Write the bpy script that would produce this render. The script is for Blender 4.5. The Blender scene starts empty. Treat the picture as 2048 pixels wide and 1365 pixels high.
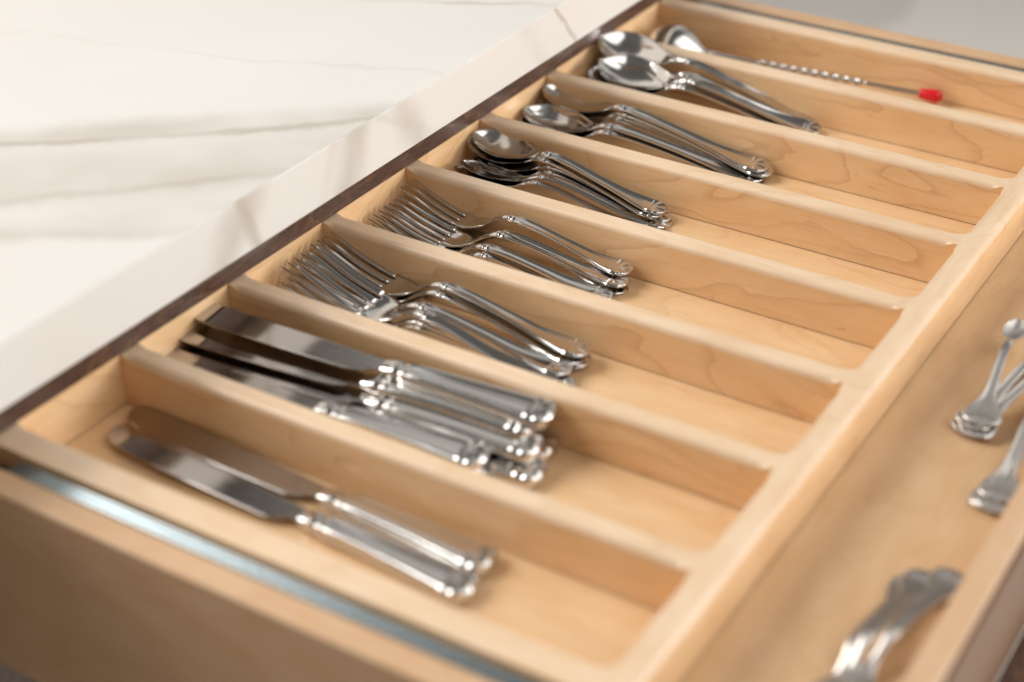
import bpy, math, random
from mathutils import Vector, Matrix, Euler
random.seed(7)
scene = bpy.context.scene
C = scene.collection
MM = 0.001
PI = math.pi

# ------------------------------------------------------------------ camera
cam_data = bpy.data.cameras.new("camera")
cam = bpy.data.objects.new("camera", cam_data)
C.objects.link(cam)
cam.location = (0.606248, -0.495104, 0.508617)
cam.rotation_euler = (1.0168406, -0.0052289, 0.5495296)
cam_data.sensor_width = 36.0
cam_data.lens = 59.72
cam_data.clip_start = 0.02
cam_data.clip_end = 60
cam_data.dof.use_dof = True
cam_data.dof.focus_distance = 1.128
cam_data.dof.aperture_fstop = 3.3
cam_data.dof.aperture_blades = 0
scene.camera = cam

# ------------------------------------------------------------------ colour management
scene.view_settings.view_transform = 'Standard'
scene.view_settings.look = 'None'
scene.view_settings.exposure = 0.0
scene.view_settings.gamma = 1.0

# ------------------------------------------------------------------ node helper
class NT:
    def __init__(s, tree):
        s.t = tree; s.n = tree.nodes; s.l = tree.links; s.n.clear()
    def node(s, typ, **kw):
        n = s.n.new(typ)
        for k, v in kw.items():
            if k == 'inp':
                for kk, vv in v.items():
                    if isinstance(vv, bpy.types.NodeSocket): s.l.new(vv, n.inputs[kk])
                    else: n.inputs[kk].default_value = vv
            else: setattr(n, k, v)
        return n
    def m(s, op, a, b=None, c=None, clamp=False):
        n = s.n.new('ShaderNodeMath'); n.operation = op; n.use_clamp = clamp
        for i, v in enumerate((a, b, c)):
            if v is None: continue
            if isinstance(v, bpy.types.NodeSocket): s.l.new(v, n.inputs[i])
            else: n.inputs[i].default_value = v
        return n.outputs[0]
    def vm(s, op, a, b=None):
        n = s.n.new('ShaderNodeVectorMath'); n.operation = op
        for i, v in enumerate((a, b)):
            if v is None: continue
            if isinstance(v, bpy.types.NodeSocket): s.l.new(v, n.inputs[i])
            else: n.inputs[i].default_value = v
        return n.outputs['Value' if op in ('DOT_PRODUCT', 'LENGTH', 'DISTANCE') else 'Vector']
    def mix(s, f, a, b):
        n = s.n.new('ShaderNodeMix'); n.data_type = 'RGBA'
        for i, v in ((0, f), (6, a), (7, b)):
            if isinstance(v, bpy.types.NodeSocket): s.l.new(v, n.inputs[i])
            else: n.inputs[i].default_value = v if i == 0 else (*v[:3], 1)
        return n.outputs[2]
    def ramp(s, f, stops, interp='LINEAR'):
        n = s.n.new('ShaderNodeValToRGB'); n.color_ramp.interpolation = interp
        cr = n.color_ramp
        while len(cr.elements) < len(stops): cr.elements.new(0.5)
        for e, (p, c) in zip(cr.elements, stops):
            e.position = p; e.color = (*c[:3], 1) if not isinstance(c, (int, float)) else (c, c, c, 1)
        s.l.new(f, n.inputs[0]); return n.outputs[0]
    def noise(s, vec, scale, detail=2, rough=.5, dist=0):
        n = s.n.new('ShaderNodeTexNoise'); s.l.new(vec, n.inputs['Vector'])
        n.inputs['Scale'].default_value = scale; n.inputs['Detail'].default_value = detail
        n.inputs['Roughness'].default_value = rough; n.inputs['Distortion'].default_value = dist
        return n.outputs[0]
    def smooth(s, x, a, b):
        n = s.n.new('ShaderNodeMapRange'); n.interpolation_type = 'SMOOTHSTEP'; n.clamp = True
        s.l.new(x, n.inputs[0]); n.inputs[1].default_value = a; n.inputs[2].default_value = b
        n.inputs[3].default_value = 0; n.inputs[4].default_value = 1
        return n.outputs[0]

# ------------------------------------------------------------------ world: the kitchen round about, as plain directions
world = bpy.data.worlds.new("World"); scene.world = world; world.use_nodes = True
w = NT(world.node_tree)
tc = w.node('ShaderNodeTexCoord')
sep = w.node('ShaderNodeSeparateXYZ', inp={0: tc.outputs['Generated']})
dx, dy, dz = sep.outputs
elev = w.m('MULTIPLY', w.m('ARCSINE', dz), 180 / PI)
azim = w.m('MULTIPLY', w.m('ARCTAN2', dy, dx), 180 / PI)
col = w.ramp(w.m('MULTIPLY_ADD', elev, 1 / 180, 0.5), [
    (0.0, (.20, .175, .15)), (0.46, (.26, .23, .20)), (0.52, (.34, .305, .27)), (0.68, (.46, .43, .40)), (0.71, (.98, .93, .87)), (0.76, (.92, .88, .83)), (0.79, (.40, .375, .35)), (0.81, (.20, .185, .17)), (1.0, (.17, .16, .15))])
def band(x, a, b, soft=.6):
    return w.m('MULTIPLY', w.smooth(x, a - soft, a + soft), w.m('SUBTRACT', 1.0, w.smooth(x, b - soft, b + soft)))
def patch(col, a0, a1, e0, e1, c, soft=.6):
    return w.mix(w.m('MULTIPLY', band(azim, a0, a1, soft), band(elev, e0, e1, soft)), col, c)
# dark timber cupboards over the counter, plus added patches for the blades to reflect
col = patch(col, 88, 176, 4, 38.8, (.040, .029, .023), 1.0)
for a0, a1, e0, e1, c in ((93, 104, 8, 18, (.30, .27, .25)), (108, 116, 24, 34, (.16, .13, .11)), (119, 124, 30, 36, (.16, .14, .12)),
                          (126.6, 128.3, 30.5, 37.6, (2.2, 2.2, 2.15)), (128.9, 130.3, 30, 38, (.5, .46, .43)), (130.7, 132.0, 29.5, 38, (.3, .25, .22)),
                          (146, 152, 20, 36, (.14, .11, .09)), (156, 168, 10, 26, (.26, .23, .2))):
    col = patch(col, a0, a1, e0, e1, c, .2)
col = patch(col, 110, 152, 41, 56, (.95, .90, .84), 2)  # added glow that lightens what the handles reflect
col = patch(col, 15, 75, 8, 34, (1.15, 1.15, 1.12), 3)      # the bright rooms beyond
col = patch(col, -150, -60, -20, 50, (.17, .145, .125), 12)  # dimmer side of the room
bg = w.node('ShaderNodeBackground', inp={'Color': col, 'Strength': 0.66})
out = w.node('ShaderNodeOutputWorld', inp={0: bg.outputs[0]})

# ------------------------------------------------------------------ lamps
def area(name, loc, target, sx, sy, power, color):
    d = bpy.data.lights.new(name, 'AREA'); d.shape = 'RECTANGLE'; d.size = sx; d.size_y = sy
    d.energy = power; d.color = color
    o = bpy.data.objects.new(name, d); C.objects.link(o); o.location = loc
    o.rotation_euler = (Vector(target) - Vector(loc)).to_track_quat('-Z', 'Y').to_euler()
    return o
area('window_light', (3.25, 1.75, 0.70), (0.1, 0.35, 0), 1.5, 1.2, 90, (1.0, .99, .98))
area('front_fill', (1.5, 0.6, 1.8), (0.15, 0.45, 0), 1.9, 1.9, 20, (1.0, .97, .93))  # unseen soft fill, added to lift the wood, clear of steel reflections
area('overhead_fill', (-1.85, -0.35, 1.65), (0.05, 0.35, 0), 1.7, 1.6, 84, (1.0, .97, .93))  # unseen soft source, added to brighten marble and tops from behind the counter

# ------------------------------------------------------------------ materials
def new_mat(name):
    m = bpy.data.materials.new(name); m.use_nodes = True
    return m, NT(m.node_tree)
def finish(t, **kw):
    b = t.node('ShaderNodeBsdfPrincipled', inp=kw)
    t.node('ShaderNodeOutputMaterial', inp={0: b.outputs[0]})
    return b

def maple(name, axis, base=(.79, .535, .295), dark=(.50, .265, .12), rough=.42, ring=1.0, seedz=0.0, tone=1.0):
    m, t = new_mat(name)
    tcn = t.node('ShaderNodeTexCoord'); oi = t.node('ShaderNodeObjectInfo')
    off = t.vm('MULTIPLY', t.node('ShaderNodeCombineXYZ', inp={0: oi.outputs['Random'], 1: oi.outputs['Random'], 2: oi.outputs['Random']}).outputs[0], (7.3, 5.1, 9.7))
    co = t.vm('ADD', tcn.outputs['Object'], off)
    co = t.vm('ADD', co, (seedz, seedz, seedz))
    def st(al, ac):     # stretch along the grain
        sc = [ac, ac, ac]; sc[axis] = al
        return t.vm('MULTIPLY', co, tuple(sc))
    warp = t.noise(st(9, 26), 1.0, 2, .55)
    fig = t.noise(st(4.6, 17), 1.0, 1.5, .45, .5)
    v = t.m('MULTIPLY_ADD', fig, 9.0, t.m('MULTIPLY', t.noise(st(60, 110), 1.0, 2, .5), .34))
    fr = t.m('FRACT', v)
    line = t.m('POWER', fr, 9.0)
    line = t.m('MULTIPLY', line, t.m('SUBTRACT', 1.0, t.smooth(fr, .965, 1.0)))
    line = t.m('MULTIPLY', line, t.smooth(t.noise(st(8, 20), 1.0, 1), .30, .50))
    fibre = t.noise(st(26, 900), 1.0, 4, .65)
    blot = t.noise(st(22, 60), 1.0, 3, .55)
    fleck = t.smooth(t.noise(st(95, 420), 1.0, 1, .3), .735, .79)
    b2 = tuple(min(1, c * k) for c, k in zip(base, (1.06, 1.10, 1.16)))
    b3 = tuple(c * k for c, k in zip(base, (.95, .89, .81)))
    c = t.mix(t.smooth(blot, .15, .85), b3, b2)
    c = t.mix(t.m('MULTIPLY', t.smooth(warp, .4, .7), .25), c, base)
    c = t.mix(t.m('MULTIPLY', line, .70 * ring), c, dark)
    c = t.mix(t.m('MULTIPLY', fleck, .42 * ring), c, dark)
    c = t.mix(t.m('MULTIPLY', t.smooth(fibre, .42, .72), .20), c, dark)
    bump = t.node('ShaderNodeBump', inp={'Strength': .12, 'Distance': .0004, 'Height': fibre})
    r = t.m('MULTIPLY_ADD', blot, .16, rough - .08)
    finish(t, **{'Base Color': c, 'Roughness': r, 'Normal': bump.outputs[0], 'Coat Weight': .4, 'Coat Roughness': .30})
    return m
MAPLE_X = maple('maple_along_x', 0)
MAPLE_Y = maple('maple_along_y', 1, ring=.7)
MAPLE_TOP_X = maple('maple_top_sheen_along_x', 0, base=(.76, .575, .395), ring=.35)  # paler base: grazing sheen on the top faces put into the colour
MAPLE_TOP_Y = maple('maple_top_sheen_along_y', 1, base=(.76, .575, .395), ring=.35)  # same painted sheen for the rails running across
MAPLE_BASE = maple('maple_base_panel', 0, base=(.74, .505, .285), rough=.22, ring=.45)
MAPLE_FLOOR_Y = maple('maple_drawer_bottom', 1, base=(.70, .475, .27), rough=.34, ring=.4)
MAPLE_BOX = maple('maple_box', 0, base=(.60, .395, .235), rough=.45, ring=.7)
MAPLE_BOX_Y = maple('maple_box_front', 1, base=(.62, .42, .26), rough=.45, ring=.6)

def stained(name, k=1.0):
    m, t = new_mat(name)
    tcn = t.node('ShaderNodeTexCoord')
    co = tcn.outputs['Object']
    fine = t.noise(t.vm('MULTIPLY', co, (500, 160, 900)), 1.0, 3, .7)
    big = t.noise(t.vm('MULTIPLY', co, (30, 9, 40)), 1.0, 3, .6, .5)
    v = t.m('FRACT', t.m('MULTIPLY_ADD', big, 7.0, t.m('MULTIPLY', fine, .25)))
    line = t.m('POWER', v, 10.0)
    c = t.mix(t.smooth(fine, .35, .7), (.055 * k, .027 * k, .018 * k), (.115 * k, .060 * k, .040 * k))
    c = t.mix(t.m('MULTIPLY', line, .5), c, (.30, .145, .075))
    bump = t.node('ShaderNodeBump', inp={'Strength': .3, 'Distance': .0003, 'Height': fine})
    finish(t, **{'Base Color': c, 'Roughness': .38, 'Normal': bump.outputs[0]})
    return m
STAINED = stained('dark_stained_wood')


def marble(name, veins):
    m, t = new_mat(name)
    tcn = t.node('ShaderNodeTexCoord'); co = tcn.outputs['Object']
    wv = t.noise(co, 7.0, 5, .6)
    wv2 = t.noise(t.vm('ADD', co, (3.1, 1.7, .4)), 26.0, 4, .6)
    s = t.node('ShaderNodeSeparateXYZ', inp={0: co}); X, Y, Z = s.outputs
    c = (.725, .70, .665)
    cc = t.mix(t.smooth(t.noise(co, 4.0, 3), .35, .7), c, (.75, .73, .70))
    # veins: wandering lines a*x + b*y + k*z = d (metres) with width and strength
    for (a, b, k, d, hw, st_, wp) in veins:
        v = t.m('ADD', t.m('ADD', t.m('MULTIPLY', X, a), t.m('MULTIPLY', Y, b)), t.m('MULTIPLY', Z, k))
        v = t.m('ADD', v, t.m('MULTIPLY', t.m('SUBTRACT', wv, .5), wp))
        v = t.m('ADD', v, t.m('MULTIPLY', t.m('SUBTRACT', wv2, .5), .014))
        dist = t.m('ABSOLUTE', t.m('SUBTRACT', v, d))
        f = t.m('SUBTRACT', 1.0, t.smooth(dist, 0.0, hw * 1.6))
        f = t.m('MULTIPLY', f, t.smooth(t.noise(t.vm('ADD', co, (d * 9, d * 5, 0)), 9.0, 3), .22, .60))
        cc = t.mix(t.m('MULTIPLY', f, st_ * .95), cc, (.50, .455, .395))
    finish(t, **{'Base Color': cc, 'Roughness': .32, 'Specular IOR Level': .4})
    return m
# ax, ay, az, d, half width, strength, warp (metres)
MARBLE = marble('white_marble', [
    (-.65, .76, 0, .216, .0045, .95, .035), (-.655, .755, 0, .226, .016, .70, .035), (-.68, .73, 0, .175, .034, .50, .06),
    (-.735, .678, 0, .137, .0045, .85, .03), (-.70, .71, 0, .148, .020, .60, .045), (-.628, .778, 0, .093, .007, .80, .03),
    (-.66, .75, 0, .110, .024, .5, .05), (-.447, .894, 0, .475, .0035, .75, .02), (-.5, .86, 0, .80, .010, .5, .05),
    (-.62, .78, 0, -.06, .012, .5, .05), (-.3, .95, 0, .36, .003, .22, .05)])
MARBLE_EDGE = marble('white_marble_front_edge', [
    (0, 1, -.41, .237, .0045, .95, .012), (0, .98, -.2, .262, .016, .85, .04), (0, .97, .6, .360, .014, .75, .05), (0, .8, 1.6, .342, .006, .50, .03),
    (0, 1, .39, .196, .005, .85, .015), (0, .9, -.8, .118, .018, .7, .05), (0, 1, .94, .590, .0028, 1.0, .012), (0, .95, .5, .50, .008, .22, .05)])

def steel(name, rough=.07, base=(.70, .685, .665), brushed=False):
    m, t = new_mat(name)
    tcn = t.node('ShaderNodeTexCoord'); co = tcn.outputs['Object']
    sm = t.noise(t.vm('MULTIPLY', co, (60, 220, 220)), 1.0, 3, .6)
    r = t.m('MULTIPLY_ADD', sm, .10, rough - .04)
    scr = t.noise(t.vm('MULTIPLY', co, (250, 1800, 900)), 1.0, 2, .6)
    bump = t.node('ShaderNodeBump', inp={'Strength': .05, 'Distance': .0001, 'Height': scr})
    finish(t, **{'Base Color': (*base, 1), 'Metallic': 1.0, 'Roughness': r, 'Normal': bump.outputs[0]})
    return m
STEEL = steel('polished_stainless_steel', .115)
SATIN = steel('satin_stainless_steel', .38, (.66, .63, .60))
STEM = steel('dull_stem_steel', .30, (.42, .40, .38))
BLADE = steel('blade_steel', .12, (.46, .435, .415))
def zinc():
    m, t = new_mat('zinc_slide_metal')
    tcn = t.node('ShaderNodeTexCoord'); co = tcn.outputs['Object']
    n = t.noise(t.vm('MULTIPLY', co, (8, 900, 900)), 1.0, 2, .6)
    c = t.mix(n, (.28, .335, .355), (.42, .475, .495))
    finish(t, **{'Base Color': c, 'Metallic': .85, 'Roughness': .24})
    return m
ZINC = zinc()
def plain(name, colr, rough, noise_amt=.12, sc=8.0):
    m, t = new_mat(name)
    tcn = t.node('ShaderNodeTexCoord')
    n = t.noise(tcn.outputs['Object'], sc, 3)
    c = t.mix(n, tuple(x * (1 - noise_amt) for x in colr), tuple(min(1, x * (1 + noise_amt)) for x in colr))
    finish(t, **{'Base Color': c, 'Roughness': rough})
    return m
RED = plain('red_plastic', (.62, .008, .018), .25, .05, 60)
BROWN_FACING = plain('brown_facing', (.17, .085, .042), .5, .15, 40)
DARK = plain('dark_recess_shade', (.03, .02, .015), .7)  # near-black colour carries the shade inside the cabinet and slide channel
FLOOR_A = plain('grey_floor_tile', (.86, .82, .77), .45, .05, 1.2)
FLOOR_B = plain('grey_floor_tile_darker', (.72, .68, .65), .45, .05, 1.2)

# ------------------------------------------------------------------ object helpers
def link(name, me, mats, parent=None, smooth=False):
    o = bpy.data.objects.new(name, me); C.objects.link(o)
    for mt in (mats if isinstance(mats, (list, tuple)) else [mats]):
        me.materials.append(mt)
    if parent: o.parent = parent
    return o
def mesh(name, vs, fs, smooth=False, sm_list=None, scale=MM):
    me = bpy.data.meshes.new(name)
    me.from_pydata([(x * scale, y * scale, z * scale) for x, y, z in vs], [], fs)
    me.validate()
    if sm_list is not None:
        for p, s in zip(me.polygons, sm_list): p.use_smooth = s
    elif smooth:
        for p in me.polygons: p.use_smooth = True
    me.update(); return me
def empty(name, loc, label, cat, group=None):
    o = bpy.data.objects.new(name, None); C.objects.link(o); o.empty_display_size = .02
    o.location = Vector(loc) * MM
    o['label'] = label; o['category'] = cat
    if group: o['group'] = group
    return o
def box(name, x0, x1, y0, y1, z0, z1, mat, parent=None, bevel=0.0):
    import bmesh
    bm = bmesh.new(); bmesh.ops.create_cube(bm, size=1)
    for v in bm.verts:
        v.co = Vector(((x0 + x1) / 2 + v.co.x * (x1 - x0), (y0 + y1) / 2 + v.co.y * (y1 - y0), (z0 + z1) / 2 + v.co.z * (z1 - z0))) * MM
    if bevel:
        bmesh.ops.bevel(bm, geom=bm.edges[:], offset=bevel * MM, segments=3, affect='EDGES', profile=.5)
    me = bpy.data.meshes.new(name); bm.to_mesh(me); bm.free()
    return link(name, me, mat, parent)

# ------------------------------------------------------------------ setting
P_ = 94.0; T = 15.2; L = 356.1; H = 33.0; R_OV = 4.2; R_BIT = 9.0
fl = box('floor', -3500, 6000, -3000, 7000, -960, -900, FLOOR_A); fl['kind'] = 'structure'
# a large darker patch of tile to the far left
vs = [(-3500, 1500, -896), (-1150, 1500, -896), (-545, 3120, -896), (-900, 4600, -896), (-3500, 6900, -896)]
tile = link('floor', mesh('floor', vs, [(0, 1, 2, 3, 4)]), FLOOR_B); tile['kind'] = 'structure'

counter = empty('countertop', (-300, 300, 23), 'thick white marble countertop with grey brown veins above the drawer', 'countertop')
def cbox(*a, **k):
    o = box(*a, **k); o.matrix_parent_inverse = Matrix.Translation(-o.parent.location); return o
cbox('slab', -900, 14.8, -700, 1150, 25.0, 61.5, MARBLE, counter, bevel=.6)
cbox('apron', 2.2, 16, -700, 1150, 24.6, 61.0, MARBLE_EDGE, counter, bevel=.8)

cab = empty('base_cabinet', (-300, 300, -800), 'dark stained wood base cabinet under the marble counter', 'cabinet')
cbox('top_rail', -22, 1.6, -600, 1100, .9, 22.6, STAINED, cab, bevel=.5)
cbox('lower_drawer_front', -20, -1.2, -600, 1100, -800, -132, STAINED, cab, bevel=1)
cbox('stile', -22, -1.4, -600, -62, -131, .8, STAINED, cab, bevel=.6)
cbox('back_panel', -560, -550, -600, 1100, -800, 22, DARK, cab)

# ------------------------------------------------------------------ drawer box
drawer = empty('drawer', (200, 350, -125), 'pulled out maple wood drawer holding the cutlery tray', 'drawer')
cbox('side_panel', -540, 481, -50, -33.4, -125, -.5, MAPLE_BOX, drawer, bevel=1.6)
cbox('side_panel', -540, 481, 763.0, 779, -125, -.5, MAPLE_BOX, drawer, bevel=1.6)
cbox('front_panel', 466.2, 481.4, -33.1, 761.2, -83, -.8, MAPLE_BOX_Y, drawer, bevel=1.8)
cbox('drawer_front', 484.5, 500, -60, 790, -240, -83.5, STAINED, drawer, bevel=1.5)
cbox('facing', 481.7, 484.2, -50, 778, -84, -2.2, BROWN_FACING, drawer, bevel=.4)
cbox('bottom_panel', 371.6, 466, -33, 761, -45, -33.3, MAPLE_FLOOR_Y, drawer)
for (y0, y1) in ((-31.5, -21.6), (750.7, 762.6)):
    # drawer slide: a rolled metal channel with two ribs
    n = 13; prof = []
    for i in range(n):
        f = i / (n - 1); prof.append((y0 + (y1 - y0) * f, -2.0 - 3.0 * (0.5 + .5 * math.cos(f * 6 * PI))))
    vs = []; fs = []
    for x in (24, 466): vs += [(x, y, z) for y, z in prof]
    for i in range(n - 1): fs.append((i, n + i, n + i + 1, i + 1))
    o = link('slide', mesh('slide', vs, fs, smooth=True), ZINC, drawer); o.matrix_parent_inverse = Matrix.Translation(-drawer.location)
    k = cbox('slide_channel', -300, 466, y0, y1, -30, -12, DARK, drawer)

# ------------------------------------------------------------------ cutlery tray with routed top edges
NC = 8
pockets = [(0.0, L, k * P_, (k + 1) * P_ - T) for k in range(NC)]
OUT = (-16.0, L + 16.0, -20.0, NC * P_ - T + 13.5)
def sd_round(px, py, x0, x1, y0, y1, r):     # signed distance to rounded rectangle
    cx, cy = (x0 + x1) / 2, (y0 + y1) / 2
    qx = abs(px - cx) - (x1 - x0) / 2 + r; qy = abs(py - cy) - (y1 - y0) / 2 + r
    return math.hypot(max(qx, 0), max(qy, 0)) + min(max(qx, qy), 0) - r
def topz(x, y):
    d = 1e9
    for p in pockets: d = min(d, sd_round(x, y, *p, R_BIT))
    d = min(d, L + 16.0 - x)                   # front outer arris
    d = max(d, 0.0)
    if d >= R_OV: return 0.0
    return -R_OV + math.sqrt(R_OV ** 2 - (R_OV - d) ** 2)
def rail_piece(name, xs, ys, zb, mat, parent, topz=topz):
    nx, ny = len(xs), len(ys); vs = []; fs = []; sm = []
    for x in xs:
        for y in ys: vs.append((x, y, topz(x, y)))
    for i in range(nx - 1):
        for j in range(ny - 1):
            a = i * ny + j; fs.append((a, a + ny, a + ny + 1, a + 1)); sm.append(True)
    loop = [(i, 0) for i in range(nx)] + [(nx - 1, j) for j in range(1, ny)] + [(i, ny - 1) for i in range(nx - 2, -1, -1)] + [(0, j) for j in range(ny - 2, 0, -1)]
    b = len(vs)
    for i, j in loop: vs.append((xs[i], ys[j], topz(xs[i], ys[j])))
    for i, j in loop: vs.append((xs[i], ys[j], zb))
    n = len(loop)
    for k in range(n):
        k2 = (k + 1) % n
        fs.append((b + k, b + n + k, b + n + k2, b + k2)); sm.append(False)
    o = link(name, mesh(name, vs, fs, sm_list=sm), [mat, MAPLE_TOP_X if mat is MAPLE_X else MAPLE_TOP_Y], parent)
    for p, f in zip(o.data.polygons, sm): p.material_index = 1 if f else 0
    return o
def edge_samples(a, b, n_arc=9):    # dense within R_OV of both ends
    s = [R_OV * (1 - math.cos(PI / 2 * i / n_arc)) for i in range(n_arc + 1)]
    m = [a + R_OV + (b - a - 2 * R_OV) * i / 4 for i in range(1, 4)]
    return [a + v for v in s] + m + [b - v for v in reversed(s)]
def long_samples(a, b, hot, width=13, step=.8, coarse=40):
    s = {round(a, 3), round(b, 3)}
    for h in hot:
        v = h - width
        while v <= h + width:
            if a < v < b: s.add(round(v, 3))
            v += step
    v = a
    while v < b: s.add(round(v, 3)); v += coarse
    s = sorted(s); r = [s[0]]
    for v in s[1:]:
        if v - r[-1] > .15 or v == s[-1]: r.append(v)
    return r
tray = bpy.data.objects.new('cutlery_tray', None); C.objects.link(tray)
tray['label'] = 'maple cutlery tray divided into eight long compartments inside the drawer'; tray['category'] = 'tray'
ZB = -H + .5
hot = [k * P_ for k in range(NC)] + [(k + 1) * P_ - T for k in range(NC)]
hot_mid = [k * P_ - T / 2 for k in range(0, NC + 1)]
xs_div = long_samples(0, L, (0, L))
for k in range(1, NC):
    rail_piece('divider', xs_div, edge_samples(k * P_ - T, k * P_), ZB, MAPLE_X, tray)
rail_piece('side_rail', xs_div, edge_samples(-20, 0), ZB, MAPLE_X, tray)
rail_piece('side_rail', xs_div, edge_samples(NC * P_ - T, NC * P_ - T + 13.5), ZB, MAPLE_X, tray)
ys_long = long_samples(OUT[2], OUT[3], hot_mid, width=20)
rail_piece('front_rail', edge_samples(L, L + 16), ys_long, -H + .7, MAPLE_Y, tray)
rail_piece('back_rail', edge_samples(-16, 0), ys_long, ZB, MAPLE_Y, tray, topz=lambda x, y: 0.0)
box('base_panel', -16, L, -20, OUT[3], -H - 6, -H, MAPLE_BASE, tray)

# ------------------------------------------------------------------ cutlery
def interp(pts, s):
    if s <= pts[0][0]: return pts[0][1]
    if s >= pts[-1][0]: return pts[-1][1]
    n = len(pts)
    for i in range(n - 1):
        if s <= pts[i + 1][0]: break
    def slope(k):
        if k == 0: return (pts[1][1] - pts[0][1]) / (pts[1][0] - pts[0][0])
        if k == n - 1: return (pts[-1][1] - pts[-2][1]) / (pts[-1][0] - pts[-2][0])
        a = (pts[k][1] - pts[k - 1][1]) / (pts[k][0] - pts[k - 1][0]); b = (pts[k + 1][1] - pts[k][1]) / (pts[k + 1][0] - pts[k][0])
        return 0 if a * b <= 0 else 2 * a * b / (a + b)
    x0, y0 = pts[i]; x1, y1 = pts[i + 1]; h = x1 - x0; t = (s - x0) / h
    m0, m1 = slope(i) * h, slope(i + 1) * h
    return (2 * t ** 3 - 3 * t ** 2 + 1) * y0 + (t ** 3 - 2 * t ** 2 + t) * m0 + (-2 * t ** 3 + 3 * t ** 2) * y1 + (t ** 3 - t ** 2) * m1
VC = [-math.cos(PI * i / 20) for i in range(21)]
def slab(name, ss, edges, top, bot, vcols=VC, scale=MM):
    """closed skin: ss stations, edges(s)->(ylo,yhi), top/bot(s,v,y)->z ; v in -1..1, rim shared"""
    vs = []; fs = []; nv = len(vcols)
    for s in ss:
        lo, hi = edges(s)
        for v in vcols:
            y = (lo + hi) / 2 + v * (hi - lo) / 2
            vs.append((s, y, top(s, v, y)))
    ntop = len(vs)
    idx = {}
    for i, s in enumerate(ss):
        lo, hi = edges(s)
        for j, v in enumerate(vcols):
            if j in (0, nv - 1): idx[i, j] = i * nv + j
            else:
                y = (lo + hi) / 2 + v * (hi - lo) / 2
                idx[i, j] = len(vs); vs.append((s, y, bot(s, v, y)))
    for i in range(len(ss) - 1):
        for j in range(nv - 1):
            a = i * nv + j
            fs.append((a, a + nv, a + nv + 1, a + 1))
            fs.append((idx[i, j], idx[i, j + 1], idx[i + 1, j + 1], idx[i + 1, j]))
    for i in (0, len(ss) - 1):
        for j in range(nv - 1):
            q = [i * nv + j, i * nv + j + 1, idx[i, j + 1], idx[i, j]]
            q2 = []
            for a in q:
                if a not in q2: q2.append(a)
            if len(q2) >= 3: fs.append(tuple(q2 if i == 0 else reversed(q2)))
    me = mesh(name, vs, fs, smooth=True, scale=scale)
    # recalc to be safe
    import bmesh
    bm = bmesh.new(); bm.from_mesh(me); bmesh.ops.recalc_face_normals(bm, faces=bm.faces[:]); bm.to_mesh(me); bm.free()
    return me
def lin(a, b, n): return [a + (b - a) * i / (n - 1) for i in range(n)]
def gauss(x, c, w): return math.exp(-((x - c) / w) ** 2)
def edge_round(v, p=7): return math.sqrt(max(0.0, 1 - abs(v) ** p))

def handle_mesh(s0, s1, collar, zc, w_neck, w_mid, w_end, th=1.5, orn=1.0):
    """flat handle from s0 (bowl/head side) to s1 (tip), collar ring at s=collar"""
    ln = s1 - collar
    wp = [(s0, w_neck), (collar - 5, w_neck * .92), (collar - 1, w_neck), (collar + 4, w_mid * .98), (collar + ln * .35, w_mid), (collar + ln * .62, w_mid * 1.28),
          (collar + ln * .84, w_end * .93), (collar + ln * .905, w_end), (collar + ln * .925, w_end * .96)]
    ts = collar + ln * .925; tr = s1 - ts
    def hw(s):
        if s <= ts: b = interp(wp, s)
        else:
            t = (s - ts) / tr
            b = w_end * .96 * max(0.0, 1 - t ** 2.1) ** .62 * (1 + .07 * orn * math.cos(t * 4.6 * PI) * (1 - t)) + .05
        return b + orn * (.55 * gauss(s, collar, 1.1) + .3 * gauss(s, collar + 3.2, .8))
    def top(s, v, y):
        zb = interp(zc, s)
        u = min(1, max(0, (s - collar) / (ln * .12)))
        rim = orn * gauss(abs(v), .80, .13) * .62 + orn * gauss(abs(v), .55, .07) * .22
        body = 1 - .25 * (1 - v * v)
        neck = 1.35 * math.sqrt(max(0, 1 - v * v)) if s < collar + 16 else 0
        k = .5 + .5 * math.cos(min(1, max(0, (s - collar) / 16)) * PI) if s > collar else 1
        t = th * (k * neck + (1 - k) * (body * edge_round(v))) + (rim * u * th * .75 * (1 - .3 * k))
        if s > ts - 3.5:
            tt = (s - ts) / tr; ang = math.atan2(y, (s - ts + 3.0))
            f = min(1, (s - ts + 3.5) / 3.0)
            t = t * (1 - .55 * f) + f * th * (.66 + .15 * orn * math.cos(ang * 7.0)) * edge_round(v, 5) * max(.12, 1 - max(0, tt) ** 3)
        t += orn * (gauss(s, collar, .9) * .6 + gauss(s, collar + 3.0, .7) * .3 + gauss(s, ts - 4.4, .7) * .3) * edge_round(v, 4)
        if abs(v) > .9999: t = th * .35
        return zb + t
    def bot(s, v, y):
        zb = interp(zc, s); k = 1 - min(1, max(0, (s - collar) / 16))
        return zb + th * .35 - (th * (.35 + .5 * k)) * edge_round(v, 3) 
    ss = lin(s0, collar - 5, 7)[:-1] + lin(collar - 5, collar + 6, 27)[:-1] + lin(collar + 6, ts - 7, 26)[:-1] + lin(ts - 7, ts, 13)[:-1] + \
        [ts + tr * math.sin(PI / 2 * i / 16) for i in range(17)]
    return slab('handle', ss, lambda s: (-hw(s), hw(s)), top, bot, [-math.cos(PI * i / 32) for i in range(33)])

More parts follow.
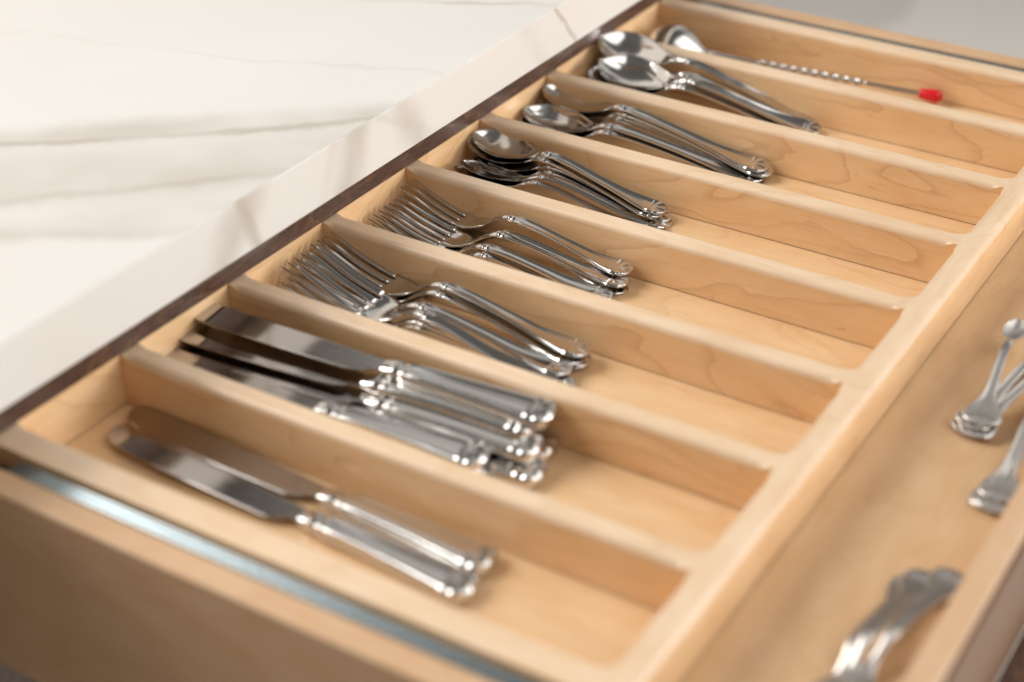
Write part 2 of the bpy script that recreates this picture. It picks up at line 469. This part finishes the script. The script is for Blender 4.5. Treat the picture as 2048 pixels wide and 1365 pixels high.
def build_spoon(name, Lb, Wb, collar, Ltot, depth, zc, w_end, convex=False, w_neck=3.0, orn=1.0):
    wp = [(0, .05), (.012, .20), (.04, .37), (.09, .56), (.17, .76), (.28, .93), (.40, 1.0), (.52, .97), (.65, .83), (.78, .59), (.88, .37), (.96, 0), (1, 0)]
    def hw(s):
        t = s / Lb
        if t > .88: 
            e = (t - .88) / .12; e = e * e * (3 - 2 * e)
            return Wb * .37 * (1 - e) + w_neck * e if Wb * .37 > w_neck else w_neck
        return Wb * interp(wp, t)
    dp = [(0, 0), (.05, .22), (.15, .58), (.32, .93), (.48, 1.0), (.65, .86), (.82, .46), (.95, .06), (1, 0)]
    def top(s, v, y):
        t = s / Lb
        cup = depth * interp(dp, t) * (1 - abs(v) ** 2.2) 
        nk = 1.35 * 1.5 * math.sqrt(max(0, 1 - v * v))
        e = max(0, (t - .82) / .18)
        e = e * e * (3 - 2 * e)
        tt = (.55 * edge_round(v, 6)) * (1 - e) + nk * e
        if abs(v) > .9999: tt = .5
        return interp(zc, s) - (cup if not convex else -cup) + tt
    def bot(s, v, y):
        t = s / Lb
        cup = depth * interp(dp, t) * (1 - abs(v) ** 2.2)
        e = max(0, (t - .82) / .18); e = e * e * (3 - 2 * e)
        return interp(zc, s) - (cup if not convex else -cup) + .52 - (.9 * (1 - e) + 1.27 * e) * edge_round(v, 3)
    ss = [Lb * (i / 44) ** 1.7 for i in range(0, 34)]
    ss = ss + [s for s in lin(ss[-1], Lb, 22)][1:]
    bowl = slab('bowl', ss, lambda s: (-hw(s), hw(s)), top, bot, [-math.cos(PI * i / 28) for i in range(29)])
    hd = handle_mesh(Lb, Ltot, collar, zc, w_neck, w_neck * 1.3, w_end * 1.06, orn=orn)
    return [('bowl', bowl, STEEL), ('handle', hd, STEEL)]

def build_fork(name, Lt, Lh, collar, Ltot, Whead, zc, w_end, w_neck=3.0, orn=1.0):
    """tines 0..Lt, head Lt..Lh, then the handle"""
    tw = Whead * 2 / 5.7; gap = (Whead * 2 - 4 * tw) / 3
    cent = [-Whead + tw / 2 + i * (tw + gap) for i in range(4)]
    th = 1.7; parts = []
    def cupz(s, y):
        return -1.6 * (1 - (y / Whead) ** 2) * interp([(0, .2), (Lt * .6, .6), (Lt + 6, 1), (Lh, 0)], s)
    for c in cent:
        def hw(s): return tw / 2 * interp([(0, .06), (.6, .28), (2.5, .48), (Lt * .4, .78), (Lt, 1)], s)
        def ed(s, c=c):
            cc = c * (1 - .05 * (1 - s / Lt)); h = hw(s); return (cc - h, cc + h)
        def top(s, v, y): return interp(zc, s) + cupz(s, y) + th * (.45 + (.5 * edge_round(v, 9) if abs(v) < .9999 else 0)) * interp([(0, .5), (8, .9), (Lt, 1)], s)
        def bot(s, v, y): return interp(zc, s) + cupz(s, y) + th * .45 - th * .45 * edge_round(v, 4)
        ss = [0, .3, .8, 1.6, 3] + lin(5, Lt, 18)
        parts.append(('tine', slab('tine', ss, ed, top, bot, [-math.cos(PI * i / 8) for i in range(9)]), STEEL))
    # head as a warped grid whose front edge follows the tine roots and rounded slots
    cols = []
    for i, c in enumerate(cent):
        cols += [(c - tw / 2, 0), (c, 0), (c + tw / 2, 0)]
        if i < 3: cols += [(c + tw / 2 + gap * .2, 1.0), (c + tw / 2 + gap * .5, 1.5), (c + tw / 2 + gap * .8, 1.0)]
    def hwh(s):
        return interp([(Lt, Whead), (Lt + (Lh - Lt) * .25, Whead * .97), (Lt + (Lh - Lt) * .5, Whead * .72), (Lt + (Lh - Lt) * .75, Whead * .40), (Lh, w_neck)], s)
    ns = 22; vs = []; fs = []; nv = len(cols)
    def row(side):
        ids = []
        for i in range(ns):
            f = i / (ns - 1); r = []
            for j, (y0, e) in enumerate(cols):
                s = Lt + (Lh - Lt) * f + e * (1 - f) ** 3
                if side == 'b' and j in (0, nv - 1): r.append(top_ids[i][j]); continue
                v = y0 / Whead; y = v * hwh(max(Lt, s))
                sc = y / max(hwh(s), .1)
                er = edge_round(min(1, abs(v)), 6)
                nk = f * f * (3 - 2 * f)
                zt = interp(zc, s) + cupz(s, y)
                if side == 't':
                    z = zt + (th * (.45 + .5 * er)) * (1 - nk) + nk * (1.35 * 1.5 * math.sqrt(max(0, 1 - v * v)))
                    if j in (0, nv - 1): z = zt + th * .4
                else: z = zt + th * .45 - (th * .45 * (1 - nk) + 1.27 * nk) * er
                r.append(len(vs)); vs.append((s, y, z))
            ids.append(r)
        return ids
    top_ids = row('t'); bot_ids = row('b')
    for i in range(ns - 1):
        for j in range(nv - 1):
            fs.append((top_ids[i][j], top_ids[i + 1][j], top_ids[i + 1][j + 1], top_ids[i][j + 1]))
            fs.append((bot_ids[i][j], bot_ids[i][j + 1], bot_ids[i + 1][j + 1], bot_ids[i + 1][j]))
    for j in range(nv - 1):
        q = [top_ids[0][j], top_ids[0][j + 1], bot_ids[0][j + 1], bot_ids[0][j]]
        q2 = [a for k, a in enumerate(q) if a not in q[:k]]
        fs.append(tuple(q2))
    parts.append(('head', mesh('head', vs, fs, smooth=True), STEEL))
    parts.append(('handle', handle_mesh(Lh, Ltot, collar, zc, w_neck, w_neck * 1.3, w_end * 1.06, orn=orn), STEEL))
    return parts

def build_knife(name, Lbl, Ltot):
    """hollow-handled table knife lying flat; local z=0 is the plane it rests on, axis height 4.2"""
    za = 4.4
    # blade: stations 0..Lbl, spine on +y, edge on -y
    def ed(s):
        hi = interp([(0, 3.0), (1.0, 5.4), (4, 8.0), (12, 9.4), (40, 8.6), (Lbl - 22, 6.4), (Lbl - 4, 5.4), (Lbl, 5.0)], s)
        lo = interp([(0, 2.2), (.8, -1.0), (4, -5.8), (12, -9.4), (30, -11.4), (60, -12.0), (Lbl - 16, -11.6), (Lbl - 10, -9.8), (Lbl - 6, -5.8), (Lbl, -4.8)], s)
        return lo, hi
    def top(s, v, y): 
        return za + (.42 if abs(v) < .9999 else .05)
    def bot(s, v, y): return za - .42
    ss = [Lbl * .0] + [.2, .5, 1, 1.8, 3, 4.5, 6.5, 9, 12] + lin(17, Lbl - 22, 20) + lin(Lbl - 20, Lbl, 22)
    blade = slab('blade', ss, ed, top, bot, [-1, -.97, -.9, -.75, -.5, -.2, .1, .4, .7, .9, .97, 1])
    ln = Ltot - Lbl; c = Lbl
    ts = c + ln * .93; tr = Ltot - ts
    wp = [(c, 5.4), (c + 5, 6.2), (c + 9, 6.8), (c + 13, 6.4), (c + 16, 7.4), (c + 40, 8.2), (c + ln * .6, 9.4), (c + ln * .85, 11.4), (c + ln * .93, 12.0)]
    tp = [(c, 2.0), (c + 5, 3.0), (c + 9, 3.8), (c + 13, 3.3), (c + 16, 3.9), (c + 50, 4.1), (c + ln * .85, 4.1), (c + ln * .93, 4.3)]
    def hw(s):
        if s <= ts: return interp(wp, s)
        t = (s - ts) / tr; return 12.0 * max(0, 1 - t ** 2.2) ** .6 * (1 + .06 * math.cos(t * 4.4 * PI) * (1 - t)) + .05
    def prof(s, v, y):
        tk = interp(tp, s) if s <= ts else 4.3 * max(0, 1 - ((s - ts) / tr) ** 2.4) ** .5
        u = min(1, max(0, (s - c - 14) / 12))
        z = tk * max(0, 1 - abs(v) ** 4.5) ** .5
        z += u * (.55 * gauss(abs(v), .74, .08) - .3 * gauss(abs(v), .62, .06))
        if s > ts - 4:
            f = min(1, (s - ts + 4) / 3); ang = math.atan2(y, s - ts + 4)
            z *= 1 + f * .12 * math.cos(ang * 7)
        z += (.5 * gauss(s, c + 9, 1.0) + .4 * gauss(s, c + 16, 1.0) + .45 * gauss(s, ts - 5, .8)) * edge_round(v, 4)
        return z if abs(v) < .9999 else 0
    ss = lin(c, c + 22, 30)[:-1] + lin(c + 22, ts - 8, 20)[:-1] + lin(ts - 8, ts, 12)[:-1] + [ts + tr * math.sin(PI / 2 * i / 14) for i in range(15)]
    hd = slab('handle', ss, lambda s: (-hw(s), hw(s)), lambda s, v, y: za + prof(s, v, y), lambda s, v, y: za - prof(s, v, y), [-math.cos(PI * i / 32) for i in range(33)])
    return [('blade', blade, BLADE), ('handle', hd, STEEL)]

# prototypes: list of (part name, mesh, material, total length)
Z_FORK = [(0, 16), (12, 11), (25, 6.0), (40, 2.2), (52, .4), (62, 2.0), (72, 7.4), (80, 11.2), (86, 12.2), (100, 10.8), (125, 6.4), (150, 1.6), (165, .3), (176, .3)]
Z_DFORK = [(s * 1.14, z * 1.1) for s, z in Z_FORK]
Z_TSP = [(0, 11.2), (14, 10.4), (30, 9.2), (44, 9.0), (52, 10.2), (60, 13.2), (66, 14.2), (80, 12.6), (105, 7.2), (130, 2.2), (146, .4), (158, .3)]
Z_DSP = [(0, 12.6), (16, 11.6), (34, 10.3), (48, 9.8), (56, 10.6), (64, 13.6), (70, 14.8), (86, 13.6), (120, 8.6), (155, 2.6), (175, .5), (190, .3)]
Z_SOUP = [(0, 12.6), (16, 11.9), (36, 11.2), (54, 11.2), (64, 13.4), (72, 16.4), (78, 17), (92, 15.4), (120, 9.2), (150, 2.6), (168, .5), (180, .3)]
PROTO = {
    'salad_fork': (build_fork('salad_fork', 45, 72, 84, 176, 12.2, Z_FORK, 8.2), 176),
    'dinner_fork': (build_fork('dinner_fork', 52, 82, 96, 200, 12.8, Z_DFORK, 9.2, 3.3), 200),
    'teaspoon': (build_spoon('teaspoon', 55, 15.0, 62, 158, 6.4, Z_TSP, 7.4, w_neck=2.8), 158),
    'dessert_spoon': (build_spoon('dessert_spoon', 60, 16.6, 68, 190, 7.0, Z_DSP, 8.8), 190),
    'soup_spoon': (build_spoon('soup_spoon', 66, 20.0, 76, 180, 7.6, Z_SOUP, 8.6, w_neck=3.1), 180),
    'table_knife': (build_knife('table_knife', 138, 246), 246),
    'sugar_spoon': (build_spoon('sugar_spoon', 30, 6.8, 38, 112, 3.0, [(0, 9), (14, 8), (28, 10), (38, 13), (50, 14), (75, 9), (95, 3), (112, 1)], 10.5, w_neck=2.2, orn=.6), 112),
    'cocktail_fork': (build_fork('cocktail_fork', 30, 50, 58, 134, 8.6, [(s * .76, z * .8) for s, z in Z_FORK[:-1]] + [(134, .3)], 10.0, 2.8, orn=.1), 134),
}
for k, (parts, ln) in PROTO.items():
    for pn, me, mt in parts: me.materials.append(SATIN if k in ('sugar_spoon', 'cocktail_fork') else mt)

def put(kind, label, cat, group, end, tip, ez, tz, roll=0):
    """lay one piece: the handle end at end=(x,y), pointing its tip towards tip, ez/tz = lift above the tray floor in mm, roll in degrees"""
    parts, ln = PROTO[kind]
    d = Vector((tip[0] - end[0], tip[1] - end[1])).normalized()
    horiz = math.sqrt(max(1, ln * ln - (tz - ez) ** 2))
    tipp = Vector((end[0] + d.x * horiz, end[1] + d.y * horiz, -H + tz + .2))
    endp = Vector((end[0], end[1], -H + ez + .2))
    xa = (endp - tipp).normalized(); ya = Vector((0, 0, 1)).cross(xa).normalized(); za = xa.cross(ya)
    M = Matrix((xa, ya, za)).transposed()
    M = M @ Matrix.Rotation(math.radians(roll), 3, 'X')
    o = bpy.data.objects.new(kind, None); C.objects.link(o); o.empty_display_size = .02
    o.matrix_world = Matrix.Translation(tipp * MM) @ M.to_4x4()
    o['label'] = label; o['category'] = cat; o['group'] = group
    for pn, me, mt in parts:
        c = bpy.data.objects.new(pn, me); C.objects.link(c); c.parent = o
    return o

# --- first compartment (nearest): two table knives
G = 'table knives in the tray'
put('table_knife', 'knife lying beside the divider in the nearest compartment, upper of the two', 'knife', G, (258, 61), (12, 69), 0, 0)
put('table_knife', 'knife nearest to the bare metal drawer slide in the nearest compartment', 'knife', G, (261, 39), (15, 50), 0, 0)
# --- second compartment: a pile of table knives
for end, tip, ez, tz, roll, lab in [
    ((219, 114), (0, 120), 0, 0, 0, 'lowest knife in the knife pile, handle nearest the near divider'),
    ((242, 138), (2, 126), 0, 0, 0, 'knife at the bottom of the pile whose handle sticks out furthest'),
    ((236, 159), (0, 150), 0, 0, 0, 'bottom knife of the pile lying against the far divider'),
    ((215, 124), (3, 113), 9, 8, 3, 'second layer knife of the pile whose dark blade starts under the near divider'),
    ((235, 146), (5, 131), 9.4, 9.4, 3, 'knife in the middle of the pile with a wide flat grey handle'),
    ((226, 157), (0, 137), 14.5, 14, 4, 'knife lying slantwise directly under the topmost knife of the pile'),
    ((233, 163), (9, 151), 20.5, 21, 3, 'topmost knife of the pile with shiny rounded handle end'),
]:
    put('table_knife', lab, 'knife', G, end, tip, ez, tz, roll)
# --- third compartment: dinner forks
G = 'dinner forks in the third compartment'
for end, tip, ez, tz, roll, lab in [
    ((205, 252), (3, 262), 0, 0, 0, 'lowest dinner fork of the stack beside the far divider'),
    ((207, 250), (4, 258), 3.2, 3, 0, 'second dinner fork from the bottom of the stack by the far divider'),
    ((205, 246), (3, 252), 6.4, 6, 0, 'third dinner fork from the bottom of the stack by the far divider'),
    ((206, 251), (6, 256), 9.6, 10, 0, 'topmost dinner fork of the stack against the far divider'),
    ((210, 226), (4, 212), 0, 0, 0, 'lowest dinner fork on the near side of its compartment'),
    ((212, 222), (5, 216), 3.2, 3.4, 0, 'second dinner fork from the bottom on the near side of its compartment'),
    ((204, 233), (4, 228), 6.0, 6.5, 0, 'dinner fork lying between the two stacks with tips at the back wall'),
    ((214, 211), (12, 232), 4, 14, 12, 'dinner fork lying on top with its bright tines tilted to the viewer'),
]:
    put('dinner_fork', lab, 'fork', G, end, tip, ez, tz, roll)
# --- fourth compartment: salad forks
G = 'smaller forks in the fourth compartment'
for end, tip, ez, tz, roll, lab in [
    ((183, 341), (3, 352), 0, 0, 0, 'lowest small fork under the pile near the far divider'),
    ((182, 345), (3, 342), 3.2, 3, 0, 'second small fork from the bottom at the right of the pile'),
    ((184, 340), (3, 330), 6.6, 6, 0, 'small fork directly under the topmost one in the fourth compartment'),
    ((181, 350), (4, 358), 9.8, 10, 5, 'topmost small fork in the fourth compartment with four free tines'),
    ((183, 322), (3, 310), 0, 0, 0, 'small fork lying lowest against the near divider'),
    ((181, 325), (3, 318), 3.2, 3, 3, 'small fork second from the near divider with handle crossing another'),
]:
    put('salad_fork', lab, 'fork', G, end, tip, ez, tz, roll)
# --- fifth compartment: teaspoons
G = 'teaspoons in the fifth compartment'
for end, tip, ez, tz, roll, lab in [
    ((164, 421), (4, 409), 0, 3, -12, 'lower of the two tilted teaspoons leaning on the near divider'),
    ((166, 430), (5, 413), 1.5, 6, -12, 'upper of the two tilted teaspoons leaning to the near divider'),
    ((166, 438), (8, 436), 0, 5, 6, 'lowest teaspoon of the nested stack of four'),
    ((164, 441), (7, 439), 2.4, 8, 7, 'second teaspoon from the bottom of the nested stack of four'),
    ((158, 437), (3, 442), 5.6, 12.5, 8, 'third teaspoon from the bottom of the nested stack of four'),
    ((160, 440), (3, 445), 7.8, 16, 9, 'topmost teaspoon of the nested stack with window light in its bowl'),
]:
    put('teaspoon', lab, 'spoon', G, end, tip, ez, tz, roll)
# --- sixth compartment: dessert spoons
G = 'dessert spoons in the sixth compartment'
for end, tip, ez, tz, roll, lab in [
    ((193, 529), (3, 508), 0, 4, 8, 'lowest dessert spoon at the near divider under another'),
    ((192, 531), (4, 514), 2.6, 7, 8, 'bright bowled dessert spoon on top at the near divider'),
    ((190, 541), (3, 540), 0, 3, 5, 'lowest of the four aligned dessert spoons beside the far divider'),
    ((192, 540), (4, 541), 2.6, 6, 7, 'second from the bottom of the four aligned dessert spoons'),
    ((196, 536), (4, 543), 5.6, 9.5, 8, 'third from the bottom of the four aligned dessert spoons'),
    ((192, 537), (3, 545), 8.2, 14, 10, 'topmost of the four aligned dessert spoons'),
]:
    put('dessert_spoon', lab, 'spoon', G, end, tip, ez, tz, roll)
# --- seventh compartment: soup spoons
G = 'large soup spoons in the seventh compartment'
for end, tip, ez, tz, roll, lab in [
    ((180, 636), (4, 618), 0, 1, 0, 'lowest large spoon at the bottom of the seventh compartment'),
    ((182, 639), (5, 630), 3.2, 6, 8, 'large spoon under the two white shining ones'),
    ((190, 622), (12, 597), 1.5, 11, 13, 'large spoon whose white bowl rim shows behind the brightest bowl'),
    ((195, 627), (16, 603), 3.5, 17, 15, 'brightest large spoon with a white shining bowl on top'),
    ((179, 642), (2, 632), 5.0, 25, 15, 'large spoon standing tilted against the far divider'),
]:
    put('soup_spoon', lab, 'spoon', G, end, tip, ez, tz, roll)

# --- eighth compartment: bar spoon with twisted stem and red knob
bar = bpy.data.objects.new('bar_spoon', None); C.objects.link(bar)
bar['label'] = 'long bar spoon with twisted stem and red plastic knob, bowl upside down'; bar['category'] = 'spoon'
bar.location = Vector((1, 704, -H + .3)) * MM
bar.rotation_euler = (0, 0, math.atan2(727 - 704, 251 - 3) )
zcb = [(0, 4.0), (30, 6.0), (50, 7.5), (58, 8.5), (64, 9.5), (100, 8.0), (200, 7.0)]
bp = build_spoon('bar', 62, 27, 70, 150, 21.0, zcb, 5, convex=True, w_neck=4.2)
link('bowl', bp[0][1], STEEL, bar)
nk = slab('neck', lin(60, 104, 18), lambda s: (-interp([(60, 4.2), (64, 5.6), (104, 2.4)], s), interp([(60, 4.2), (64, 5.6), (104, 2.4)], s)),
          lambda s, v, y: interp(zcb, s) + 2.0 * math.sqrt(max(0, 1 - v * v)), lambda s, v, y: interp(zcb, s) - 1.1 * math.sqrt(max(0, 1 - v * v)))
link('neck', nk, STEEL, bar)
def rod(name, s0, s1, rfun, n, nr=14, zf=lambda s: interp(zcb, s) + .8):
    vs = []; fs = []
    for i in range(n):
        s = s0 + (s1 - s0) * i / (n - 1)
        for j in range(nr):
            a = 2 * PI * j / nr; r = rfun(s, a); vs.append((s, r * math.cos(a), zf(s) + r * math.sin(a)))
    for i in range(n - 1):
        for j in range(nr):
            a = i * nr + j; b = i * nr + (j + 1) % nr; fs.append((a, b, b + nr, a + nr))
    fs.append(tuple(range(nr))[::-1]); fs.append(tuple(range((n - 1) * nr, n * nr)))
    return mesh(name, vs, fs, smooth=True)
link('twisted_stem', rod('twisted_stem', 104, 190, lambda s, a: 2.35 * (1 + .30 * math.cos(2 * a - (s - 104) * .72)), 150, 20), STEM, bar)
link('stem', rod('stem', 190, 240, lambda s, a: 1.7, 12), STEM, bar)
kr = [(236, .6), (236.4, 3.6), (238, 4.0), (244, 4.9), (249, 5.2), (252, 4.4), (254, 2.4), (254.6, .2)]
link('knob', rod('knob', 236, 254.6, lambda s, a: interp(kr, s), 40, 24), RED, bar)

# --- front section of the drawer: small pieces
G = 'small spoons on the drawer bottom'
for end, tip, ez, tz, roll, lab in [
    ((416, 300), (444, 400), 0, 0, 0, 'lowest small spoon of the upper stack at the right of the drawer'),
    ((420, 298), (452, 396), 2.2, 2, 0, 'small spoon of the upper stack whose far end points most to the right'),
    ((418, 301), (440, 402), 4.6, 4, 0, 'small spoon just under the topmost one in the upper right stack'),
    ((424, 303), (412, 404), 7, 6.4, 0, 'topmost small spoon of the upper right stack, far end pointing straight back'),
]:
    put('sugar_spoon', lab, 'spoon', G, end, tip, ez, tz, roll)
for end, tip, ez, tz, roll, lab in [
    ((450, 238), (449, 340), 0, 0, 0, 'lowest small spoon of the stack by the front panel'),
    ((453, 236), (454, 341), 2.2, 2, 0, 'middle small spoon of the stack by the front panel'),
    ((453, 243), (447, 342), 4.6, 4, 0, 'top small spoon of the stack by the front panel'),
]:
    put('sugar_spoon', lab, 'spoon', G, end, tip, ez, tz, roll)
G = 'small forks at the front of the drawer'
for end, tip, ez, tz, roll, lab in [
    ((438, 168), (430, 40), 0, 0, -6, 'left one of the small forks at the front panel, flared end up'),
    ((443, 172), (434, 43), 3, 3, -4, 'middle one of the small forks at the front panel'),
    ((456, 178), (438, 48), 4, 5, 4, 'right one of the small forks, touching the front panel'),
]:
    put('cocktail_fork', lab, 'fork', G, end, tip, ez, tz, roll)
